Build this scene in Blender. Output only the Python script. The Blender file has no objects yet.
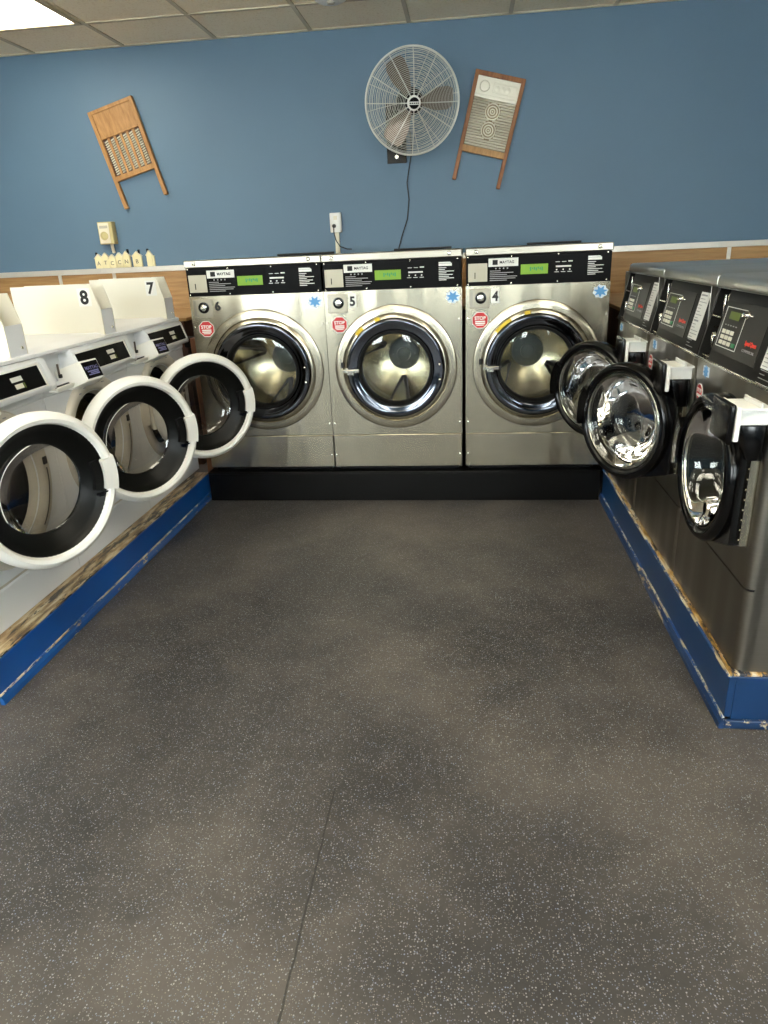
import bpy, bmesh, math, random
from mathutils import Vector, Matrix
random.seed(7)
sc = bpy.context.scene
COL = sc.collection
PI = math.pi
R = math.radians

# ------------------------------------------------------------------ materials
def new_mat(name):
    m = bpy.data.materials.new(name); m.use_nodes = True
    nt = m.node_tree; b = nt.nodes['Principled BSDF']
    return m, nt, b
def srgb(c):
    f = lambda u: (u/12.92 if u <= .04045 else ((u+.055)/1.055)**2.4)
    return tuple(f(x/255) for x in c)+(1,)
def plain(name, c, rough=.5, metal=0, coat=0, spec=None):
    m, nt, b = new_mat(name)
    b.inputs['Base Color'].default_value = srgb(c); b.inputs['Roughness'].default_value = rough
    b.inputs['Metallic'].default_value = metal; b.inputs['Coat Weight'].default_value = coat
    if spec is not None: b.inputs['Specular IOR Level'].default_value = spec
    # faint procedural variation of roughness
    n = nt.nodes.new('ShaderNodeTexNoise'); n.inputs['Scale'].default_value = 14
    tc = nt.nodes.new('ShaderNodeTexCoord'); nt.links.new(tc.outputs['Object'], n.inputs['Vector'])
    r = nt.nodes.new('ShaderNodeMapRange'); r.inputs['To Min'].default_value = max(.02, rough-.02); r.inputs['To Max'].default_value = min(1, rough+.02)
    nt.links.new(n.outputs['Fac'], r.inputs['Value']); nt.links.new(r.outputs['Result'], b.inputs['Roughness'])
    return m
def emis(name, c, s):
    m, nt, b = new_mat(name)
    b.inputs['Base Color'].default_value = srgb(tuple(x*.25 for x in c))
    b.inputs['Emission Color'].default_value = srgb(c); b.inputs['Emission Strength'].default_value = s
    return m
def noise_node(nt, scale, detail=3, coord='Object', mapping=None, rough=.5):
    tc = nt.nodes.new('ShaderNodeTexCoord'); n = nt.nodes.new('ShaderNodeTexNoise')
    n.inputs['Scale'].default_value = scale; n.inputs['Detail'].default_value = detail; n.inputs['Roughness'].default_value = rough
    if mapping:
        mp = nt.nodes.new('ShaderNodeMapping'); mp.inputs['Scale'].default_value = mapping
        nt.links.new(tc.outputs[coord], mp.inputs['Vector']); nt.links.new(mp.outputs['Vector'], n.inputs['Vector'])
    else: nt.links.new(tc.outputs[coord], n.inputs['Vector'])
    return n
def ramp(nt, src, stops):
    r = nt.nodes.new('ShaderNodeValToRGB'); e = r.color_ramp.elements
    while len(e) < len(stops): e.new(.5)
    for i, (p, c) in enumerate(stops): e[i].position = p; e[i].color = srgb(c)
    nt.links.new(src, r.inputs['Fac']); return r
def mixc(nt, fac, a, b):
    m = nt.nodes.new('ShaderNodeMix'); m.data_type = 'RGBA'
    nt.links.new(fac, m.inputs[0])
    for s, k in ((a, 6), (b, 7)):
        if hasattr(s, 'links'): nt.links.new(s, m.inputs[k])
        else: m.inputs[k].default_value = srgb(s)
    return m.outputs[2]
def math_n(nt, op, a, b=None, c=None):
    m = nt.nodes.new('ShaderNodeMath'); m.operation = op
    for i, s in enumerate((a, b, c)):
        if s is None: continue
        if hasattr(s, 'links'): nt.links.new(s, m.inputs[i])
        else: m.inputs[i].default_value = s
    return m.outputs[0]
def bump(nt, b, h, strength=.2, dist=.01):
    bp = nt.nodes.new('ShaderNodeBump'); bp.inputs['Strength'].default_value = strength; bp.inputs['Distance'].default_value = dist
    nt.links.new(h, bp.inputs['Height']); nt.links.new(bp.outputs['Normal'], b.inputs['Normal'])

def steel(name, c=(196, 190, 172), rough=.3, grain=(2, 2, 220), wav=.018, aniso=.45, axis='Z'):
    m, nt, b = new_mat(name)
    b.inputs['Metallic'].default_value = 1
    n = noise_node(nt, 2, 2, mapping=grain)
    r = ramp(nt, n.outputs['Fac'], [(.3, tuple(int(x*.97) for x in c)), (.7, c)])
    nt.links.new(r.outputs[0], b.inputs['Base Color'])
    b.inputs['Roughness'].default_value = rough
    # gentle oil-canning of the sheet
    n2 = noise_node(nt, 2.2, 1, mapping=(3.0, 1.2, .30))
    bump(nt, b, math_n(nt, 'MULTIPLY', n2.outputs['Fac'], wav), 1.0, 1.0)
    if aniso:
        b.inputs['Anisotropic'].default_value = aniso; b.inputs['Anisotropic Rotation'].default_value = .25
        tg = nt.nodes.new('ShaderNodeTangent'); tg.direction_type = 'RADIAL'; tg.axis = axis
        nt.links.new(tg.outputs[0], b.inputs['Tangent'])
    return m
def glassy(name, tint=(1, 1, 1), ior=1.5, extra=0.0, rough=.03):
    m, nt, b = new_mat(name); nt.nodes.remove(b)
    out = nt.nodes['Material Output']
    t = nt.nodes.new('ShaderNodeBsdfTransparent'); t.inputs['Color'].default_value = (*tint, 1)
    g = nt.nodes.new('ShaderNodeBsdfGlossy'); g.inputs['Roughness'].default_value = rough
    f = nt.nodes.new('ShaderNodeFresnel'); f.inputs['IOR'].default_value = ior
    a = math_n(nt, 'ADD', f.outputs[0], extra)
    mx = nt.nodes.new('ShaderNodeMixShader')
    nt.links.new(a, mx.inputs[0]); nt.links.new(t.outputs[0], mx.inputs[1]); nt.links.new(g.outputs[0], mx.inputs[2])
    nt.links.new(mx.outputs[0], out.inputs['Surface'])
    return m
def wood(name, a, b_, scale=4, mapping=(1, 12, 12), rough=.5):
    m, nt, b = new_mat(name)
    n = noise_node(nt, scale, 6, mapping=mapping, rough=.6)
    r = ramp(nt, n.outputs['Fac'], [(.3, a), (.7, b_)])
    nt.links.new(r.outputs[0], b.inputs['Base Color']); b.inputs['Roughness'].default_value = rough
    bump(nt, b, n.outputs['Fac'], .15, .002)
    return m

M = {}
M['steel'] = steel('brushed_steel', (178, 171, 152), .23, wav=.010, grain=(2, 2, 60))
M['steel_strip'] = steel('brushed_steel_strip', (150, 145, 132), .3, wav=.002, aniso=0)
M['steel_dark'] = steel('brushed_steel_grey', (150, 144, 134), .28)
M['steel_top'] = steel('steel_top_sheet', (214, 211, 204), .34, aniso=0, wav=.002)
M['drum'] = steel('drum_steel', (214, 204, 174), .26, grain=(3, 3, 3), wav=.0, aniso=.75, axis='Y')
M['steel_edge'] = plain('dark_steel_edge', (50, 46, 40), .5, .5)  # dark ribs along the sides of the drum lifters
M['plate_steel'] = plain('scuffed_plate_steel', (160, 154, 138), .4, .7)
M['chrome'] = plain('dark_chrome', (96, 99, 106), .1, 1)
M['chrome_light'] = plain('bright_chrome', (225, 222, 212), .18, 1)
M['black'] = plain('black_plastic', (6, 6, 7), .16, spec=.35)
M['black_inner'] = plain('black_door_ring', (6, 7, 6), .35, spec=.22)
M['black_matte'] = plain('black_matte', (9, 9, 9), .55, spec=.2)
M['black_panel'] = plain('black_panel', (5, 5, 6), .5, spec=.1)
M['console'] = plain('charcoal_console', (26, 25, 23), .5, spec=.2)
M['console2'] = plain('charcoal_plate', (38, 36, 33), .45, spec=.2)
M['white'] = plain('white_enamel', (232, 234, 236), .35)
M['white2'] = plain('white_plastic', (240, 239, 232), .35)
M['cream'] = plain('cream_sheet', (224, 219, 202), .5)
M['bezel'] = plain('warm_grey_plastic', (205, 198, 184), .45)
M['rubber'] = plain('dark_rubber', (10, 10, 9), .6, spec=.2)
M['label'] = plain('white_label', (226, 226, 220), .6)
M['card'] = plain('grey_card_plate', (186, 180, 160), .5)
M['ink'] = plain('black_ink', (15, 15, 18), .6)
M['greyink'] = plain('grey_ink', (150, 150, 150), .6)
M['red'] = plain('red_sticker', (196, 42, 46), .5)
M['redtext'] = plain('red_lettering', (225, 60, 40), .5)
M['bluest'] = plain('blue_sticker', (84, 150, 206), .5)
M['palebl'] = plain('pale_blue_print', (214, 226, 236), .5)
M['yellow'] = plain('yellow_sticker', (222, 190, 50), .5)
M['lcd'] = emis('green_lcd', (140, 196, 36), .5)
M['lcd2'] = emis('green_lcd_dim', (120, 140, 36), .3)
M['green'] = plain('green_button', (40, 130, 80), .5)
M['button'] = plain('cream_button', (226, 222, 205), .5)
M['scr'] = plain('indigo_print', (120, 120, 170), .5)
M['glass'] = glassy('washer_door_glass', (.93, .95, .93), 1.45, .03)
M['smoke'] = glassy('smoked_door_glass', (.62, .6, .56), 1.45, .03)
M['bowl'] = plain('clear_bowl_glass', (250, 252, 246), .02)
_b = M['bowl'].node_tree.nodes['Principled BSDF']; _b.inputs['Transmission Weight'].default_value = 1; _b.inputs['IOR'].default_value = 1.47
M['beige'] = plain('beige_metal', (200, 186, 130), .5)
M['ivory'] = plain('ivory_plastic', (232, 224, 200), .45)
M['ceramic'] = plain('pale_yellow_ceramic', (236, 226, 178), .4)
M['fan_grey'] = plain('pale_grey_wire', (214, 214, 204), .4, .1)
M['blade'] = plain('fan_blade_metal', (120, 104, 92), .35, .6)
M['trimal'] = plain('aluminium_trim', (214, 208, 196), .35, .4)
M['cable'] = plain('black_cable', (20, 20, 22), .5)
M['pipe'] = plain('grey_pipe', (92, 84, 78), .5)
M['washwood'] = wood('honey_washboard_wood', (150, 102, 50), (190, 142, 82), 6, (10, 10, 2))
M['washwood2'] = wood('brown_washboard_wood', (128, 76, 38), (168, 108, 58), 6, (10, 10, 2))
M['zinc'] = plain('zinc_ribs', (222, 216, 198), .4, .35)
M['zinc_dark'] = plain('brownish_zinc', (146, 130, 100), .5, .2)  # darker than the ribs, shows as lines between them
M['hub'] = plain('cast_grey_hub', (120, 124, 122), .4, .5)
M['bead'] = plain('pale_rib_metal', (225, 222, 205), .4, .2)
M['wain'] = wood('wainscot_wood', (146, 110, 64), (188, 148, 96), 3.0, (1, 9, 14), .5)
M['ledge'] = wood('ledge_wood', (170, 128, 78), (198, 158, 104), 3, (1, 6, 10), .5)
M['ledge_dark'] = wood('dark_wood', (52, 30, 20), (84, 50, 30), 3, (8, 8, 1), .55)
M['stud'] = wood('stud_wood', (96, 58, 34), (134, 86, 52), 3, (8, 8, 1), .6)

# wall paint
m, nt, b = new_mat('blue_wall_paint')
n = noise_node(nt, 1.3, 3)
nt.links.new(ramp(nt, n.outputs['Fac'], [(.3, (91, 118, 140)), (.7, (96, 124, 146))]).outputs[0], b.inputs['Base Color'])
b.inputs['Roughness'].default_value = .55
n2 = noise_node(nt, 260, 2); bump(nt, b, n2.outputs['Fac'], .08, .002)
M['wall'] = m
M['wall_light'] = plain('side_wall_paint', (226, 222, 212), .7)
# ceiling tile
m, nt, b = new_mat('ceiling_tile')
n = noise_node(nt, 70, 6, rough=.75)
nt.links.new(ramp(nt, n.outputs['Fac'], [(.30, (226, 210, 176)), (.46, (254, 242, 214)), (.7, (255, 245, 220))]).outputs[0], b.inputs['Base Color'])
b.inputs['Roughness'].default_value = .95; bump(nt, b, n.outputs['Fac'], .5, .004)
M['tile'] = m
M['tbar'] = plain('ceiling_tbar', (205, 192, 164), .6)
# floor
m, nt, b = new_mat('speckled_rubber_floor')
tc = nt.nodes.new('ShaderNodeTexCoord')
big = noise_node(nt, 1.25, 6, rough=.62); mid = noise_node(nt, 9, 5, rough=.7); fine = noise_node(nt, 160, 3)
base = ramp(nt, big.outputs['Fac'], [(.40, (38, 37, 38)), (.48, (60, 57, 55)), (.60, (90, 84, 78))]).outputs[0]
dirt = ramp(nt, mid.outputs['Fac'], [(.3, (44, 42, 42)), (.7, (92, 86, 80))]).outputs[0]
v = nt.nodes.new('ShaderNodeValue'); v.outputs[0].default_value = .32
c1 = mixc(nt, v.outputs[0], base, dirt)
def specks(scale, size, keep):
    vo = nt.nodes.new('ShaderNodeTexVoronoi'); vo.inputs['Scale'].default_value = scale
    nt.links.new(tc.outputs['Object'], vo.inputs['Vector'])
    d = math_n(nt, 'LESS_THAN', vo.outputs['Distance'], size)
    sep = nt.nodes.new('ShaderNodeSeparateColor'); nt.links.new(vo.outputs['Color'], sep.inputs[0])
    k = math_n(nt, 'GREATER_THAN', sep.outputs[0], keep)
    return math_n(nt, 'MULTIPLY', d, k), sep.outputs[1]
s1, q1 = specks(165, .26, .62)
s2, q2 = specks(260, .32, .5)
sc1 = ramp(nt, q1, [(.0, (130, 146, 172)), (.5, (150, 152, 160)), (1, (176, 172, 168))]).outputs[0]
sc2 = ramp(nt, q2, [(.0, (112, 124, 148)), (.5, (128, 126, 122)), (1, (150, 142, 128))]).outputs[0]
c2 = mixc(nt, math_n(nt, 'MULTIPLY', s2, .65), c1, sc2)
c3 = mixc(nt, math_n(nt, 'MULTIPLY', s1, .75), c2, sc1)
# seam between two rubber sheets
sx = nt.nodes.new('ShaderNodeSeparateXYZ'); nt.links.new(tc.outputs['Object'], sx.inputs[0])
wob = math_n(nt, 'MULTIPLY', math_n(nt, 'SUBTRACT', mid.outputs['Fac'], .5), .012)
xx = math_n(nt, 'ABSOLUTE', math_n(nt, 'ADD', math_n(nt, 'SUBTRACT', sx.outputs[0], .091), wob))
seam = math_n(nt, 'MULTIPLY', math_n(nt, 'LESS_THAN', xx, .0022), math_n(nt, 'LESS_THAN', sx.outputs[1], -2.15))
c4 = mixc(nt, math_n(nt, 'MULTIPLY', seam, .8), c3, (26, 24, 22))
nt.links.new(c4, b.inputs['Base Color'])
mr = nt.nodes.new('ShaderNodeMapRange'); mr.inputs['To Min'].default_value = .42; mr.inputs['To Max'].default_value = .62
nt.links.new(mid.outputs['Fac'], mr.inputs['Value']); nt.links.new(mr.outputs[0], b.inputs['Roughness'])
bump(nt, b, fine.outputs['Fac'], .35, .002)
M['floor'] = m
# chipped blue paint
def chipped(name, blue, edge, st=(1, .3, 1), sc_=26, woodc=((70, 54, 40), (168, 140, 98), (216, 204, 172))):
    m, nt, b = new_mat(name)
    n = noise_node(nt, sc_, 6, rough=.75, mapping=st); n3 = noise_node(nt, 3, 4)
    fac = ramp(nt, n.outputs['Fac'], [(edge, (0, 0, 0)), (edge+.025, (255, 255, 255))]).outputs[0]
    blv = ramp(nt, n3.outputs['Fac'], [(.3, tuple(int(x*.85) for x in blue)), (.7, blue)]).outputs[0]
    n4 = noise_node(nt, 50, 4, mapping=st)
    wd = ramp(nt, n4.outputs['Fac'], [(.32, woodc[0]), (.48, woodc[1]), (.66, woodc[2])]).outputs[0]
    sp = nt.nodes.new('ShaderNodeSeparateColor'); nt.links.new(fac, sp.inputs[0])
    nt.links.new(mixc(nt, sp.outputs[0], blv, wd), b.inputs['Base Color'])
    b.inputs['Roughness'].default_value = .35
    return m
M['blue'] = chipped('royal_blue_paint', (16, 84, 164), .70, (1, 1, 1), 60)
M['blue_dk'] = chipped('navy_blue_paint', (20, 60, 106), .71, (1, 1, 1), 60)
M['blue_mould'] = chipped('worn_blue_moulding', (24, 86, 158), .60)
M['navy_mould'] = chipped('worn_navy_moulding', (24, 58, 102), .57)
M['worn_line'] = chipped('worn_pale_edge', (30, 80, 140), .49, (1, .25, 1), 30, ((150, 130, 100), (206, 190, 156), (232, 226, 206)))
M['bareboard'] = chipped('bare_chipped_top', (52, 44, 36), .45, (1, .16, 1), 34, ((92, 70, 48), (166, 138, 96), (214, 200, 168)))
M['navytop'] = chipped('chipped_navy_top', (30, 40, 58), .47, (1, .2, 1), 34, ((60, 50, 40), (190, 150, 80), (224, 214, 190)))
M['baseblack'] = plain('black_gloss_board', (6, 6, 6), .35, spec=.2)
# light fixture lens
m, nt, b = new_mat('prismatic_lens')
tc = nt.nodes.new('ShaderNodeTexCoord'); vo = nt.nodes.new('ShaderNodeTexVoronoi'); vo.inputs['Scale'].default_value = 60; vo.inputs['Randomness'].default_value = 0
nt.links.new(tc.outputs['Object'], vo.inputs['Vector'])
e = ramp(nt, vo.outputs['Distance'], [(0, (255, 246, 226)), (.7, (240, 232, 212))]).outputs[0]
nt.links.new(e, b.inputs['Emission Color']); b.inputs['Emission Strength'].default_value = 5.0
b.inputs['Base Color'].default_value = srgb((230, 230, 225))
M['lens'] = m
LENS = b

# ------------------------------------------------------------------ mesh helpers
class MB:
    def __init__(s): s.bm = bmesh.new()
    def poly(s, pts, faces):
        v = [s.bm.verts.new(p) for p in pts]
        for f in faces:
            try: s.bm.faces.new([v[i] for i in f])
            except ValueError: pass
        return s
    def box(s, x0, x1, y0, y1, z0, z1, bev=0, seg=2):
        p = [(x, y, z) for x in (x0, x1) for y in (y0, y1) for z in (z0, z1)]
        v = [s.bm.verts.new(q) for q in p]
        fs = [s.bm.faces.new([v[i] for i in f]) for f in ((0,1,3,2),(4,6,7,5),(0,4,5,1),(2,3,7,6),(0,2,6,4),(1,5,7,3))]
        if bev:
            ed = {e for f in fs for e in f.edges}
            bmesh.ops.bevel(s.bm, geom=list(ed), offset=bev, segments=seg, profile=.5, affect='EDGES')
        return s
    def prism(s, prof, a0, a1, axis='x', bev=0):
        # prof: 2D list; axis x -> prof is (y,z); axis y -> (x,z); axis z -> (x,y)
        def P(q, a):
            return {'x': (a, q[0], q[1]), 'y': (q[0], a, q[1]), 'z': (q[0], q[1], a)}[axis]
        n = len(prof)
        v = [s.bm.verts.new(P(q, a0)) for q in prof]+[s.bm.verts.new(P(q, a1)) for q in prof]
        fs = [s.bm.faces.new([v[i], v[(i+1) % n], v[n+(i+1) % n], v[n+i]]) for i in range(n)]
        fs.append(s.bm.faces.new(v[:n][::-1])); fs.append(s.bm.faces.new(v[n:]))
        if bev:
            ed = {e for f in fs for e in f.edges}
            bmesh.ops.bevel(s.bm, geom=list(ed), offset=bev, segments=2, profile=.5, affect='EDGES')
        return s
    def lathe(s, prof, cx=0, cz=0, y0=0, seg=64, closed=False, a0=0, a1=2*PI):
        # prof: (radius, y); axis is Y through (cx,cz)
        full = abs(a1-a0-2*PI) < 1e-6
        rings = []
        for i in range(seg if full else seg+1):
            t = a0+(a1-a0)*i/seg
            rings.append([s.bm.verts.new((cx+r*math.cos(t), y0+y, cz+r*math.sin(t))) for r, y in prof])
        n = len(prof)
        for i in range(seg):
            A = rings[i]; B = rings[(i+1) % len(rings)]
            for j in range(n if closed else n-1):
                k = (j+1) % n
                try: s.bm.faces.new([A[j], B[j], B[k], A[k]])
                except ValueError: pass
        if not full and closed:
            s.bm.faces.new(rings[0]); s.bm.faces.new(rings[-1][::-1])
        return s
    def disc(s, r, y, cx=0, cz=0, th=.002, seg=32):
        s.lathe([(1e-5, y), (r, y), (r, y+th), (1e-5, y+th)], cx, cz, 0, seg); return s
    def tube(s, pts, r, seg=8, closed=False):
        pts = [Vector(p) for p in pts]; n = len(pts); rings = []
        up = Vector((0, 0, 1)); prev = None
        for i, p in enumerate(pts):
            if closed: d = pts[(i+1) % n]-pts[i-1]
            else: d = pts[min(i+1, n-1)]-pts[max(i-1, 0)]
            d.normalize()
            if prev is None:
                a = d.cross(up)
                if a.length < .05: a = d.cross(Vector((1, 0, 0)))
            else: a = prev-d*prev.dot(d)
            a.normalize(); prev = a; c = d.cross(a)
            rr = r[i] if isinstance(r, (list, tuple)) else r
            rings.append([s.bm.verts.new(p+rr*(math.cos(2*PI*k/seg)*a+math.sin(2*PI*k/seg)*c)) for k in range(seg)])
        for i in range(n if closed else n-1):
            A, B = rings[i], rings[(i+1) % n]
            for k in range(seg): s.bm.faces.new([A[k], A[(k+1) % seg], B[(k+1) % seg], B[k]])
        if not closed:
            s.bm.faces.new(rings[0][::-1]); s.bm.faces.new(rings[-1])
        return s
    def holed(s, x0, x1, z0, z1, cx, cz, r, y, depth=.02, seg=64):
        # rectangular sheet facing -Y with a round hole and a short return
        angs = [2*PI*i/seg for i in range(seg)]
        for X, Z in ((x0, z0), (x1, z0), (x1, z1), (x0, z1)): angs.append(math.atan2(Z-cz, X-cx) % (2*PI))
        angs = sorted(set(angs)); inn = []; out = []; bk = []; ob = []
        for t in angs:
            c, q = math.cos(t), math.sin(t); k = 1e9
            if c > 1e-9: k = min(k, (x1-cx)/c)
            if c < -1e-9: k = min(k, (x0-cx)/c)
            if q > 1e-9: k = min(k, (z1-cz)/q)
            if q < -1e-9: k = min(k, (z0-cz)/q)
            inn.append(s.bm.verts.new((cx+r*c, y, cz+r*q))); bk.append(s.bm.verts.new((cx+r*c, y+depth, cz+r*q)))
            out.append(s.bm.verts.new((cx+k*c, y, cz+k*q))); ob.append(s.bm.verts.new((cx+k*c, y+depth, cz+k*q)))
        n = len(angs)
        for i in range(n):
            j = (i+1) % n
            s.bm.faces.new([inn[i], out[i], out[j], inn[j]]); s.bm.faces.new([bk[i], inn[i], inn[j], bk[j]])
            s.bm.faces.new([out[i], ob[i], ob[j], out[j]])
        return s
    def build(s, name, mat, parent=None, smooth=True, loc=None, ang=35):
        bmesh.ops.remove_doubles(s.bm, verts=s.bm.verts, dist=1e-6)
        bmesh.ops.recalc_face_normals(s.bm, faces=s.bm.faces)
        me = bpy.data.meshes.new(name); s.bm.to_mesh(me); s.bm.free()
        me.materials.append(M[mat] if isinstance(mat, str) else mat)
        if smooth:
            me.polygons.foreach_set('use_smooth', [True]*len(me.polygons))
            try: me.set_sharp_from_angle(angle=R(ang))
            except Exception: pass
        o = bpy.data.objects.new(name, me); COL.objects.link(o)
        if parent: o.parent = parent
        if loc: o.location = loc
        return o

def tag(o, label=None, cat=None, group=None, kind=None):
    if label: o['label'] = label
    if cat: o['category'] = cat
    if group: o['group'] = group
    if kind: o['kind'] = kind
    return o
def thing(name, label, cat, loc=(0, 0, 0), rz=0, group=None):
    o = bpy.data.objects.new(name, None); COL.objects.link(o); o.empty_display_size = .1
    o.location = loc; o.rotation_euler = (0, 0, rz); return tag(o, label, cat, group)
def copy_tree(o, parent=None, skip=()):
    c = o.copy(); COL.objects.link(c)
    if parent is not None: c.parent = parent
    for ch in [x for x in bpy.data.objects if x.parent == o]:
        if ch.name.split('.')[0] in skip: continue
        copy_tree(ch, c, skip)
    return c
def child(o, kind):
    return [x for x in bpy.data.objects if x.parent == o and x.name.split('.')[0] == kind]

_fonts = {}
def text(name, s, size, cx, cz, y, mat, parent, bold=.0, xs=1.0, frame=None):
    """flat lettering facing -Y centred on (cx, cz); size = cap height; frame maps (x,y,z)"""
    cu = bpy.data.curves.new(name, 'FONT'); cu.body = s; cu.size = 1; cu.extrude = .01; cu.offset = bold; cu.align_x = 'LEFT'
    cu.resolution_u = 4
    ob = bpy.data.objects.new('t', cu); COL.objects.link(ob)
    dg = bpy.context.evaluated_depsgraph_get(); dg.update()
    me = bpy.data.meshes.new_from_object(ob.evaluated_get(dg)); bpy.data.objects.remove(ob); bpy.data.curves.remove(cu)
    xv = [v.co.x for v in me.vertices]; yv = [v.co.y for v in me.vertices]
    mx, my, h = (min(xv)+max(xv))/2, (min(yv)+max(yv))/2, max(yv)-min(yv)
    k = size/h
    for v in me.vertices:
        p = Vector((cx+(v.co.x-mx)*k*xs, y-v.co.z*.05, cz+(v.co.y-my)*k))
        v.co = frame @ p if frame is not None else p
    me.name = name; me.materials.clear(); me.materials.append(M[mat])
    o = bpy.data.objects.new(name, me); COL.objects.link(o); o.parent = parent
    return o
def octo(mb, cx, cz, r, y, th):
    mb.prism([(cx+r*math.cos(PI/8+k*PI/4), cz+r*math.sin(PI/8+k*PI/4)) for k in range(8)], y, y+th, 'y')
def splash(mb, cx, cz, r, y, th, n=9, xs=1.0, f=.72):
    mb.prism([(cx+xs*r*(1 if k % 2 == 0 else f)*math.cos(k*PI/n+.2), cz+r*(1 if k % 2 == 0 else f)*math.sin(k*PI/n+.2)) for k in range(2*n)], y, y+th, 'y')

# ------------------------------------------------------------------ room shell
WY, CZ = 1.489, 2.547
X0, X1, Y0 = -4.0, 3.3, -6.6
def struct(mb, name, mat, label=None):
    o = mb.build(name, mat, smooth=False); o['kind'] = 'structure'
    if label: o['label'] = label
    return o
struct(MB().box(X0, X1, Y0, WY, -.1, 0), 'floor', 'floor', 'dark speckled rubber floor')
struct(MB().box(X0, X1, Y0, WY, CZ, CZ+.08), 'ceiling', 'tile', 'beige fissured ceiling tiles')
struct(MB().box(X0-.1, X1+.1, WY, WY+.1, -.1, CZ+.08), 'wall_back', 'wall', 'blue painted back wall')
struct(MB().box(X0-.1, X0, Y0, WY, -.1, CZ+.08), 'wall_left', 'wall')
struct(MB().box(X1, X1+.1, Y0, WY, -.1, CZ+.08), 'wall_right', 'wall')
# rear wall with shop windows (behind the camera)
mb = MB(); wz0, wz1 = .85, 2.42
wins = [(-3.8, -2.2), (-1.9, -1.2), (-.2, .25), (.6, .95), (1.9, 3.1)]
mb.box(X0, X1, Y0-.12, Y0, -.1, wz0); mb.box(X0, X1, Y0-.12, Y0, wz1, CZ+.08)
xs = [X0]+[a for w in wins for a in w]+[X1]
for i in range(0, len(xs), 2): mb.box(xs[i], xs[i+1], Y0-.12, Y0, wz0, wz1)
struct(mb, 'wall_front', 'wall')
for i, (a, b_) in enumerate(wins):
    mb = MB()
    for q in ((a, a+.05, wz0, wz1), (b_-.05, b_, wz0, wz1), (a+.05, b_-.05, wz0, wz0+.05), (a+.05, b_-.05, wz1-.05, wz1), ((a+b_)/2-.02, (a+b_)/2+.02, wz0+.05, wz1-.05)):
        mb.box(q[0], q[1], Y0-.08, Y0-.03, q[2], q[3])
    w = struct(mb, 'window_%d' % (i+1), 'trimal')
    MB().box(a+.05, b_-.05, Y0-.058, Y0-.052, wz0+.05, wz1-.05).build('window_pane', 'glass', w, False)
# wainscot and its aluminium trim, battens
WT = 1.2165
struct(MB().box(X0, X1, WY-.012, WY, 0, WT-.03), 'trim_1', 'wain', 'plywood wainscot on the back wall')
mb = MB(); mb.box(X0, X1, WY-.022, WY-.0, WT-.036, WT, .002)
for k in range(26):
    x = X0+.15+k*.28; mb.lathe([(1e-5, -.0245), (.004, -.024), (.005, -.022)], x, WT-.018, WY, 10)
struct(mb, 'trim_2', 'trimal', 'pale metal trim along the top of the wainscot')
mb = MB()
for x in (-2.491, -2.079, 2.10): mb.box(x-.012, x+.012, WY-.017, WY-.011, .1, WT-.036, .001)
struct(mb, 'trim_3', 'trimal')
# ceiling grid
gx0, gy0 = -2.368, WY-.4925
mb = MB(); h = .012
for i in range(-3, 10):
    x = gx0+.61*i
    if X0 < x < X1: mb.box(x-h, x+h, Y0, WY, CZ-.006, CZ+.002)
for j in range(0, 14):
    y = gy0-.61*j
    if y > Y0: mb.box(X0, X1, y-h, y+h, CZ-.0065, CZ+.002)
mb.box(X0, X1, WY-.02, WY, CZ-.006, CZ+.002)
struct(mb, 'trim_4', 'tbar', 'ceiling grid bars')
# fluorescent fixtures in the grid
def fixture(i, j, label):
    x0 = gx0+.61*i+h; x1 = gx0+.61*(i+1)-h; y1 = gy0-.61*j-h; y0 = y1-1.22+2*h
    t = thing('ceiling_light', label, 'ceiling light', ((x0+x1)/2, (y0+y1)/2, CZ), 0)
    hx, hy = (x1-x0)/2, (y1-y0)/2; f = .028
    mb = MB(); mb.box(-hx, hx, -hy, -hy+f, -.012, -.0005); mb.box(-hx, hx, hy-f, hy, -.012, -.0005)
    mb.box(-hx, -hx+f, -hy+f, hy-f, -.012, -.0005); mb.box(hx-f, hx, -hy+f, hy-f, -.012, -.0005)
    mb.build('frame', 'tbar', t, False)
    MB().box(-hx+f, hx-f, -hy+f, hy-f, -.006, -.001).build('diffuser', 'lens', t, False)
    return t
fixture(0, 0, 'fluorescent ceiling light panel with ribbed lens at the top left corner')
for (i, j) in ((0, 4), (3, 4), (6, 4), (0, 7), (3, 7), (6, 7), (3, 10)):
    f = fixture(i, j, 'fluorescent ceiling light panel out of view over the aisle'); f['group'] = 'ceiling lights over the aisle'
t = thing('ceiling_disc', 'round white fitting on the ceiling tiles above the middle washer', 'ceiling fitting', (-.305, .895, CZ-.006))
mb = MB(); mb.lathe([(1e-5, .03), (.06, .028), (.085, .016), (.09, 0), (1e-5, 0)], 0, 0, 0, 40)
o = mb.build('housing', 'white2', t); o.rotation_euler = (R(-90), 0, 0)
mb = MB(); mb.lathe([(1e-5, .036), (.02, .035), (.022, .028)], 0, 0, 0, 20); o = mb.build('lens_cap', 'bezel', t); o.rotation_euler = (R(-90), 0, 0)

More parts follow.
